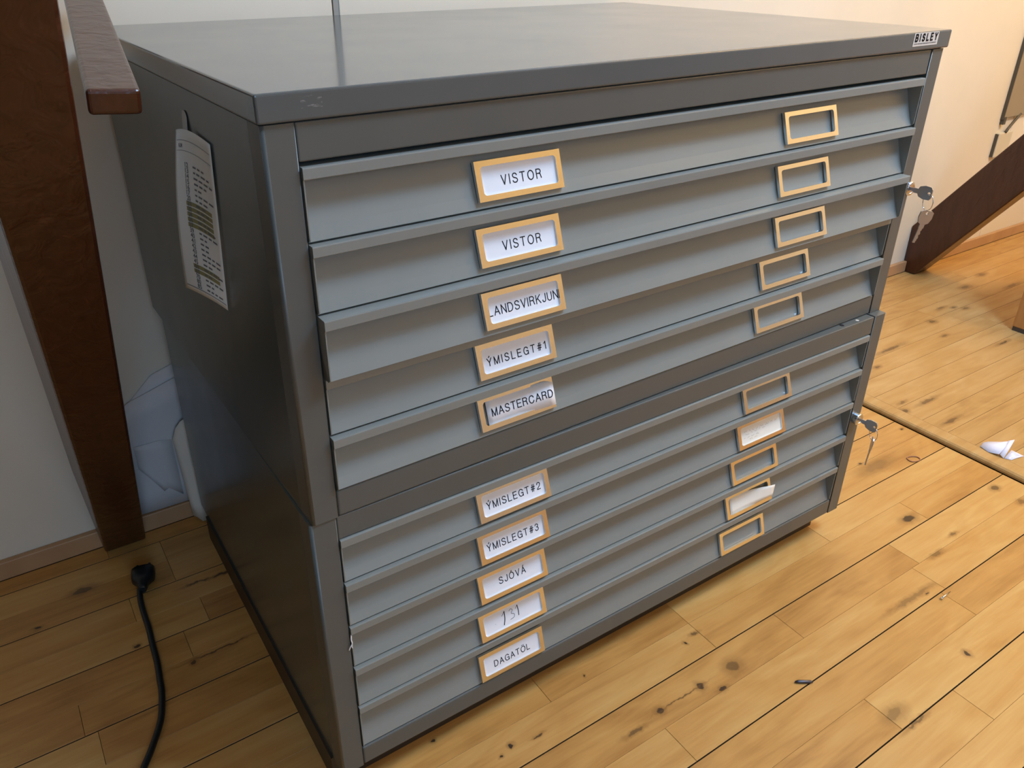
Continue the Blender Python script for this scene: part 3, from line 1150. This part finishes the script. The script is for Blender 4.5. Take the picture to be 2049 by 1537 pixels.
rline(0.05, 0.97, 0.062, 0.0028, 0)
rline(0.05, 0.97, 0.122, 0.0024, 0)
rline(0.05, 0.97, 0.968, 0.0045, 0)
rtext('NUM', 0.12, 0.092, 0.0045, 0)
codes = ['12', '13', '14', '15', '16', '17', '20', '21', '22', '24', '26', '27', '39', '40', '41', '42', '43', '44', '45', '60', '65', '70', '80', '85']
rr = random.Random(9)
for k, cdt in enumerate(codes):
    v = 0.20 + 0.745 * k / (len(codes) - 1)
    rtext(cdt, 0.30, v, 0.0050, 0)
    u = 0.52
    for q in range(rr.randint(2, 4)):
        wd = rr.uniform(0.05, 0.10)
        rline(u, min(.96, u + wd), v, 0.011, 1, 3)
        u += wd + 0.03
for k in (7, 8, 9, 10, 11, 19, 20):
    v = 0.20 + 0.745 * k / (len(codes) - 1)
    for sgn in (1,):
        n = 10
        for q in range(n):
            a, c = 0.27 + 0.60 * q / n, 0.27 + 0.60 * (q + 1) / n
            Q = [on_receipt(a, v - .012, .0003), on_receipt(c, v - .012, .0003), on_receipt(c, v + .014, .0003), on_receipt(a, v + .014, .0003)]
            bm.faces.new([bm.verts.new(p) for p in Q]).material_index = 2
obj('print', bm, ['ink_grey', 'ink_grey', 'highlighter'], rc)
bm = bmesh.new()
tg = rounded(0.016, 0.034, 0.006, 5)
prism = [bm.verts.new((-0.0030 if z < 0 else -0.0008, x, z)) for x, z in tg]
bm.faces.new(prism)
pr2 = [bm.verts.new((-0.0026 if z < 0 else -0.0004, x, z)) for x, z in tg]
bm.faces.new(pr2[::-1])
for i in range(len(tg)):
    j = (i + 1) % len(tg)
    bm.faces.new((prism[i], pr2[i], pr2[j], prism[j]))
bmesh.ops.recalc_face_normals(bm, faces=bm.faces)
obj('tape', bm, 'tape', rc, (-0.0005, 0.2275, 0.3545))

# white thread caught at the left end of a lower drawer
bm = bmesh.new()
tube(bm, catmull([(0.0300, -0.0012, 0.2735), (0.0290, -0.0020, 0.2670), (0.0296, -0.0022, 0.2610), (0.0268, -0.0018, 0.2555), (0.0255, -0.0014, 0.2520)], 5), 0.0007, 6)
tube(bm, catmull([(0.0296, -0.0022, 0.2620), (0.0290, -0.0024, 0.2570), (0.0296, -0.0018, 0.2535)], 5), 0.0006, 6)
tag(obj('thread', bm, 'white_thread'), 'wisp of white thread caught at the left edge of a lower drawer', 'thread')

# ------------------------------------------------------------------ brown timber struts leaning from the wall foot into the room
LEAN = Vector((-0.02, -0.74, 1.0))


def strut(name, xa, xb, y, z0, dep, label, turn=0.0, zt=2.2, bev=0.004):
    o = empty(name, (xa, y, z0))
    bm = bmesh.new()
    tip = LEAN * zt
    w = xb - xa
    sh = Vector((-math.tan(turn) * dep, dep, 0))
    base = [Vector((0, 0, 0)), Vector((w, 0, 0))]
    # foot is cut so that it stands on the floor with its back against the wall boards
    room = YW - 0.0005 - y
    pts = []
    for bx in base:
        f0, f1 = bx.copy(), bx + tip
        zb = (dep - room) / 0.74 if dep > room else 0.0
        b0 = bx + Vector((sh.x * room / dep, room, 0))
        bm_ = bx + sh + LEAN * zb
        b1 = bx + sh + tip
        pts.append((f0, b0, bm_, b1, f1))
    A = [bm.verts.new(p) for p in pts[0]]
    B = [bm.verts.new(p) for p in pts[1]]
    bm.faces.new(A)
    bm.faces.new(B[::-1])
    for i in range(5):
        j = (i + 1) % 5
        bm.faces.new((A[i], B[i], B[j], A[j]))
    bmesh.ops.recalc_face_normals(bm, faces=bm.faces)
    obj('beam', bm, 'brown_paint', o, bevel=bev, seg=2)
    return tag(o, label, 'beam', None)


s1 = strut('timber_strut', -0.1685, -0.1002, 0.662, 0.0, 0.155, 'dark brown painted leaning strut beside the cabinet, rail fixed to its side', math.radians(4.0))
s2 = strut('timber_strut', 2.262, 2.336, 0.650, RZ, 0.155, 'dark brown painted leaning strut with its foot on the raised floor', 0.0)

# rail fixed to the side of the left strut, running back to the wall
rd = Vector((0.1196, 0.9855, 0.1202))
bm = bmesh.new()
cx = Vector((0.0411, 0.0, -0.0032))
cz = Vector((-0.0010, 0.004, -0.0210))
p0 = Vector((-0.1010, 0.1000, 0.8545))
tl = 0.555
hexa(bm, [p0 + cz, p0, p0 + cz + rd * tl, p0 + rd * tl, p0 + cx + cz, p0 + cx, p0 + cx + cz + rd * tl, p0 + cx + rd * tl])
bmesh.ops.recalc_face_normals(bm, faces=bm.faces)
bmesh.ops.translate(bm, vec=(0.1685, -0.662, 0), verts=bm.verts)
rl = obj('side_rail', bm, 'brown_paint', s1, bevel=0.0035, seg=3)

# ------------------------------------------------------------------ paper sheets slid behind the cabinet
def paper(name, rows, label, mat='paper_sheet'):
    bm = bmesh.new()
    sheet(bm, rows, 0.0004)
    return tag(obj(name, bm, mat, smooth=False), label, 'paper', 'paper sheets behind the cabinet')


def rows_between(a, c, n=6):
    return [[Vector(p).lerp(Vector(q), i / n) for p, q in zip(a, c)] for i in range(n + 1)]


paper('paper_sheet', rows_between(
    [(-0.097, 0.6895, 0.238), (-0.074, 0.6895, 0.262), (-0.030, 0.6890, 0.304), (0.009, 0.6880, 0.317), (0.060, 0.6880, 0.330), (0.16, 0.688, 0.335)],
    [(-0.097, 0.6885, 0.036), (-0.074, 0.6880, 0.036), (-0.030, 0.6880, 0.036), (0.009, 0.6870, 0.036), (0.060, 0.6870, 0.036), (0.16, 0.687, 0.036)]),
    'large white sheet with a curved top edge standing against the wall behind the cabinet')
paper('paper_sheet', rows_between(
    [(-0.097, 0.6845, 0.250), (-0.075, 0.6845, 0.266), (-0.030, 0.6825, 0.281), (0.008, 0.6805, 0.294), (0.12, 0.6800, 0.320)],
    [(-0.097, 0.6865, 0.0365), (-0.075, 0.6855, 0.0365), (-0.030, 0.6845, 0.0365), (0.000, 0.6840, 0.0365), (0.12, 0.684, 0.0365)]),
    'white sheet with a straight slanting top edge leaning behind the cabinet')
paper('paper_sheet', rows_between(
    [(-0.083, 0.6815, 0.134), (-0.066, 0.6815, 0.105), (-0.0505, 0.6815, 0.074), (-0.042, 0.6815, 0.078), (-0.020, 0.6815, 0.055)],
    [(-0.083, 0.6822, 0.180), (-0.066, 0.6822, 0.180), (-0.0505, 0.6822, 0.180), (-0.042, 0.6822, 0.180), (-0.020, 0.6822, 0.175)]),
    'torn-edged white sheet layered over the sheets behind the cabinet')
paper('paper_strip', rows_between(
    [(-0.0200, 0.668, 0.182), (-0.012, 0.666, 0.204), (-0.002, 0.664, 0.216), (0.012, 0.662, 0.222)],
    [(-0.0140, 0.664, 0.014), (-0.008, 0.660, 0.010), (-0.001, 0.655, 0.0015), (0.012, 0.653, 0.0010)]),
    'narrow folded white paper strip standing on the floor against the cabinet back', 'paper_aged')

# ------------------------------------------------------------------ black power cord with plug on the floor
pc = empty('power_cord', (-0.127, 0.547, 0.0))
tag(pc, 'black power cord with an unplugged two-pin plug lying on the floor', 'cord')
cr = 0.0046
path = [(-0.1385, 0.5200, 0.012), (-0.1425, 0.498, 0.0075), (-0.1440, 0.470, cr), (-0.1445, 0.4325, cr), (-0.1470, 0.392, cr), (-0.1490, 0.3532, cr), (-0.1530, 0.318, cr),
        (-0.1560, 0.2937, cr), (-0.1665, 0.2512, cr), (-0.1838, 0.2161, cr), (-0.2020, 0.1865, cr), (-0.24, 0.13, cr), (-0.30, 0.06, cr), (-0.42, -0.02, cr), (-0.60, -0.05, cr)]
off = Vector((0.127, -0.547, 0))
bm = bmesh.new()
tube(bm, [p + off for p in catmull(path, 8)], cr, 10)
obj('cord', bm, 'black_rubber', pc, smooth=True)
# plug: disc-like head, tapering neck
pd = Vector((0.22, 0.975, 0)).normalized()
ps = Vector((pd.y, -pd.x, 0))
bm = bmesh.new()
secs = [(-0.036, 0.0055, 0.0055), (-0.028, 0.0075, 0.0072), (-0.020, 0.0090, 0.0080), (-0.014, 0.0140, 0.0105), (-0.008, 0.0180, 0.0135), (0.004, 0.0188, 0.0140), (0.012, 0.0188, 0.0140), (0.0125, 0.0165, 0.0120)]
rings = []
for (tt, a, c) in secs:
    ring = []
    for k in range(18):
        an = 2 * math.pi * k / 18
        ca, sa = math.cos(an), math.sin(an)
        e = 0.7
        ring.append(bm.verts.new(pd * tt + ps * a * math.copysign(abs(ca) ** e, ca) + Vector((0, 0, 0.0143 + c * math.copysign(abs(sa) ** e, sa)))))
    rings.append(ring)
for A, B in zip(rings[:-1], rings[1:]):
    for k in range(18):
        bm.faces.new((A[k], A[(k + 1) % 18], B[(k + 1) % 18], B[k])).smooth = True
bm.faces.new(rings[0][::-1])
bm.faces.new(rings[-1])
bmesh.ops.recalc_face_normals(bm, faces=bm.faces)
plug = obj('plug', bm, 'black_rubber', pc)
for sgn in (-1, 1):
    bm = bmesh.new()
    a = pd * 0.0115 + ps * 0.0095 * sgn + Vector((0, 0, 0.0143))
    tube(bm, [a, a + pd * 0.017, a + pd * 0.0185], [0.0024, 0.0024, 0.0012], 10)
    obj('pin', bm, 'dark_metal', plug)

# ------------------------------------------------------------------ small things on the floor
bm = bmesh.new()
pts = [(0.0135 * math.cos(a) + 0.001 * math.cos(2 * a), 0.0095 * math.sin(a) + 0.0006 * math.sin(3 * a), 0.0013) for a in [2 * math.pi * i / 32 for i in range(32)]]
tube(bm, pts, 0.0013, 6, closed=True)
tag(obj('rubber_band', bm, 'rubber_band', loc=(1.304, 0.0495, 0), rot=(0, 0, -0.35), smooth=True), 'brown rubber band lying on the floor near the raised floor edge', 'rubber band')

bm = bmesh.new()
tube(bm, [(0.964, -0.2112, 0.0016), (0.9655, -0.2110, 0.0016), (0.9665, -0.2110, 0.0016)], [0.0024, 0.0026, 0.0012], 8)
tube(bm, [(0.9665, -0.2110, 0.0016), (0.980, -0.2105, 0.0016), (0.9945, -0.2100, 0.0013)], [0.0012, 0.0013, 0.0005], 8)
tag(obj('nail', bm, 'steel'), 'small bright nail lying beside a plank joint', 'nail')
bm = bmesh.new()
tube(bm, [(0.624, -0.1890, 0.0022), (0.628, -0.1915, 0.0024), (0.643, -0.2015, 0.0024), (0.646, -0.2035, 0.0012)], [0.0012, 0.0024, 0.0024, 0.0008], 8)  # short pin of dark metal
tag(obj('metal_pin', bm, 'dark_metal'), 'small dark grey metal pin lying across a plank joint in front of the cabinet', 'stub')

# torn paper scrap on the raised floor
sc = empty('paper_scrap', (1.47, -0.045, RZ))
tag(sc, 'torn scrap of white paper on the raised floor edge', 'paper')
S = lambda x, y, z: Vector((x - 1.47, y + 0.045, z))
bm = bmesh.new()
sheet(bm, [[S(1.447, -0.010, 0.002), S(1.461, -0.008, 0.006), S(1.474, -0.012, 0.006)],
           [S(1.442, -0.030, 0.001), S(1.463, -0.029, 0.010), S(1.483, -0.032, 0.013)],
           [S(1.444, -0.050, 0.006), S(1.462, -0.049, 0.014), S(1.482, -0.045, 0.022)]], 0.0004)
obj('left_leaf', bm, 'scrap_paper', sc)
bm = bmesh.new()
sheet(bm, [[S(1.4450, -0.0515, 0.006), S(1.4640, -0.0475, 0.014), S(1.483, -0.0445, 0.023)],
           [S(1.4455, -0.0600, 0.001), S(1.4660, -0.0570, 0.013), S(1.488, -0.0530, 0.028)]], 0.0004)
obj('standing_fold', bm, 'scrap_paper', sc)
bm = bmesh.new()
sheet(bm, [[S(1.4470, -0.0605, 0.001), S(1.466, -0.0580, 0.004), S(1.482, -0.0560, 0.006)],
           [S(1.4530, -0.0720, 0.001), S(1.469, -0.0750, 0.002), S(1.490, -0.0790, 0.001)]], 0.0004)
obj('right_leaf', bm, 'scrap_paper', sc)

# ------------------------------------------------------------------ things on the wall at the right
pn = empty('wall_panel', (2.628, YW, 0.462))
tag(pn, 'flat beige-grey panel hung on the wall above the right strut', 'panel')
bm = bmesh.new()
box(bm, 0.0, 0.62, -0.0105, -0.004, 0.0, 0.62)
obj('face', bm, 'panel_beige', pn, bevel=0.002)
bm = bmesh.new()
box(bm, -0.003, 0.0, -0.0112, -0.0005, -0.004, 0.62)
obj('edge_strip', bm, 'panel_edge', pn)
bm = bmesh.new()
box(bm, 0.0, 0.014, -0.0125, -0.0005, -0.020, 0.004)
obj('bracket', bm, 'panel_edge', pn, bevel=0.001)
sb = empty('socket_box', (2.625, YW, 0.335))
tag(sb, 'small cream socket box on the wall behind the right strut', 'socket')
bm = bmesh.new()
box(bm, 0.0, 0.085, -0.0125, -0.0005, 0.0, 0.080)
obj('cover', bm, 'socket_cream', sb, bevel=0.003)
bm = bmesh.new()
box(bm, -0.003, 0.0005, -0.010, -0.0005, 0.003, 0.077)
obj('left_edge', bm, 'panel_edge', sb)  # darker strip along the left side of the box
bm = bmesh.new()
tube(bm, catmull([(0.035, -0.012, 0.080), (0.045, -0.014, 0.095), (0.080, -0.012, 0.118), (0.105, -0.010, 0.132)], 6), 0.0045, 8)
obj('cable', bm, 'panel_edge', sb, smooth=True)

# ------------------------------------------------------------------ wooden stool at the right edge
tb = empty('wooden_stool', (2.10, 0.20, RZ))
tag(tb, 'orange wooden stool whose square leg stands on the raised floor', 'stool')
for (x, y) in ((0.0, 0.0), (0.32, 0.0), (0.0, -0.32), (0.32, -0.32)):
    bm = bmesh.new()
    box(bm, x, x + 0.060, y, y + 0.060, 0.012, 0.40)
    lg = obj('leg', bm, 'pine_leg', tb, bevel=0.003)
    bm = bmesh.new()
    box(bm, x + 0.002, x + 0.058, y + 0.002, y + 0.058, 0.0, 0.013)
    obj('foot_pad', bm, 'dark_metal', lg)
bm = bmesh.new()
box(bm, -0.01, 0.39, -0.33, 0.07, 0.40, 0.425)
obj('seat', bm, 'pine_leg', tb, bevel=0.003)
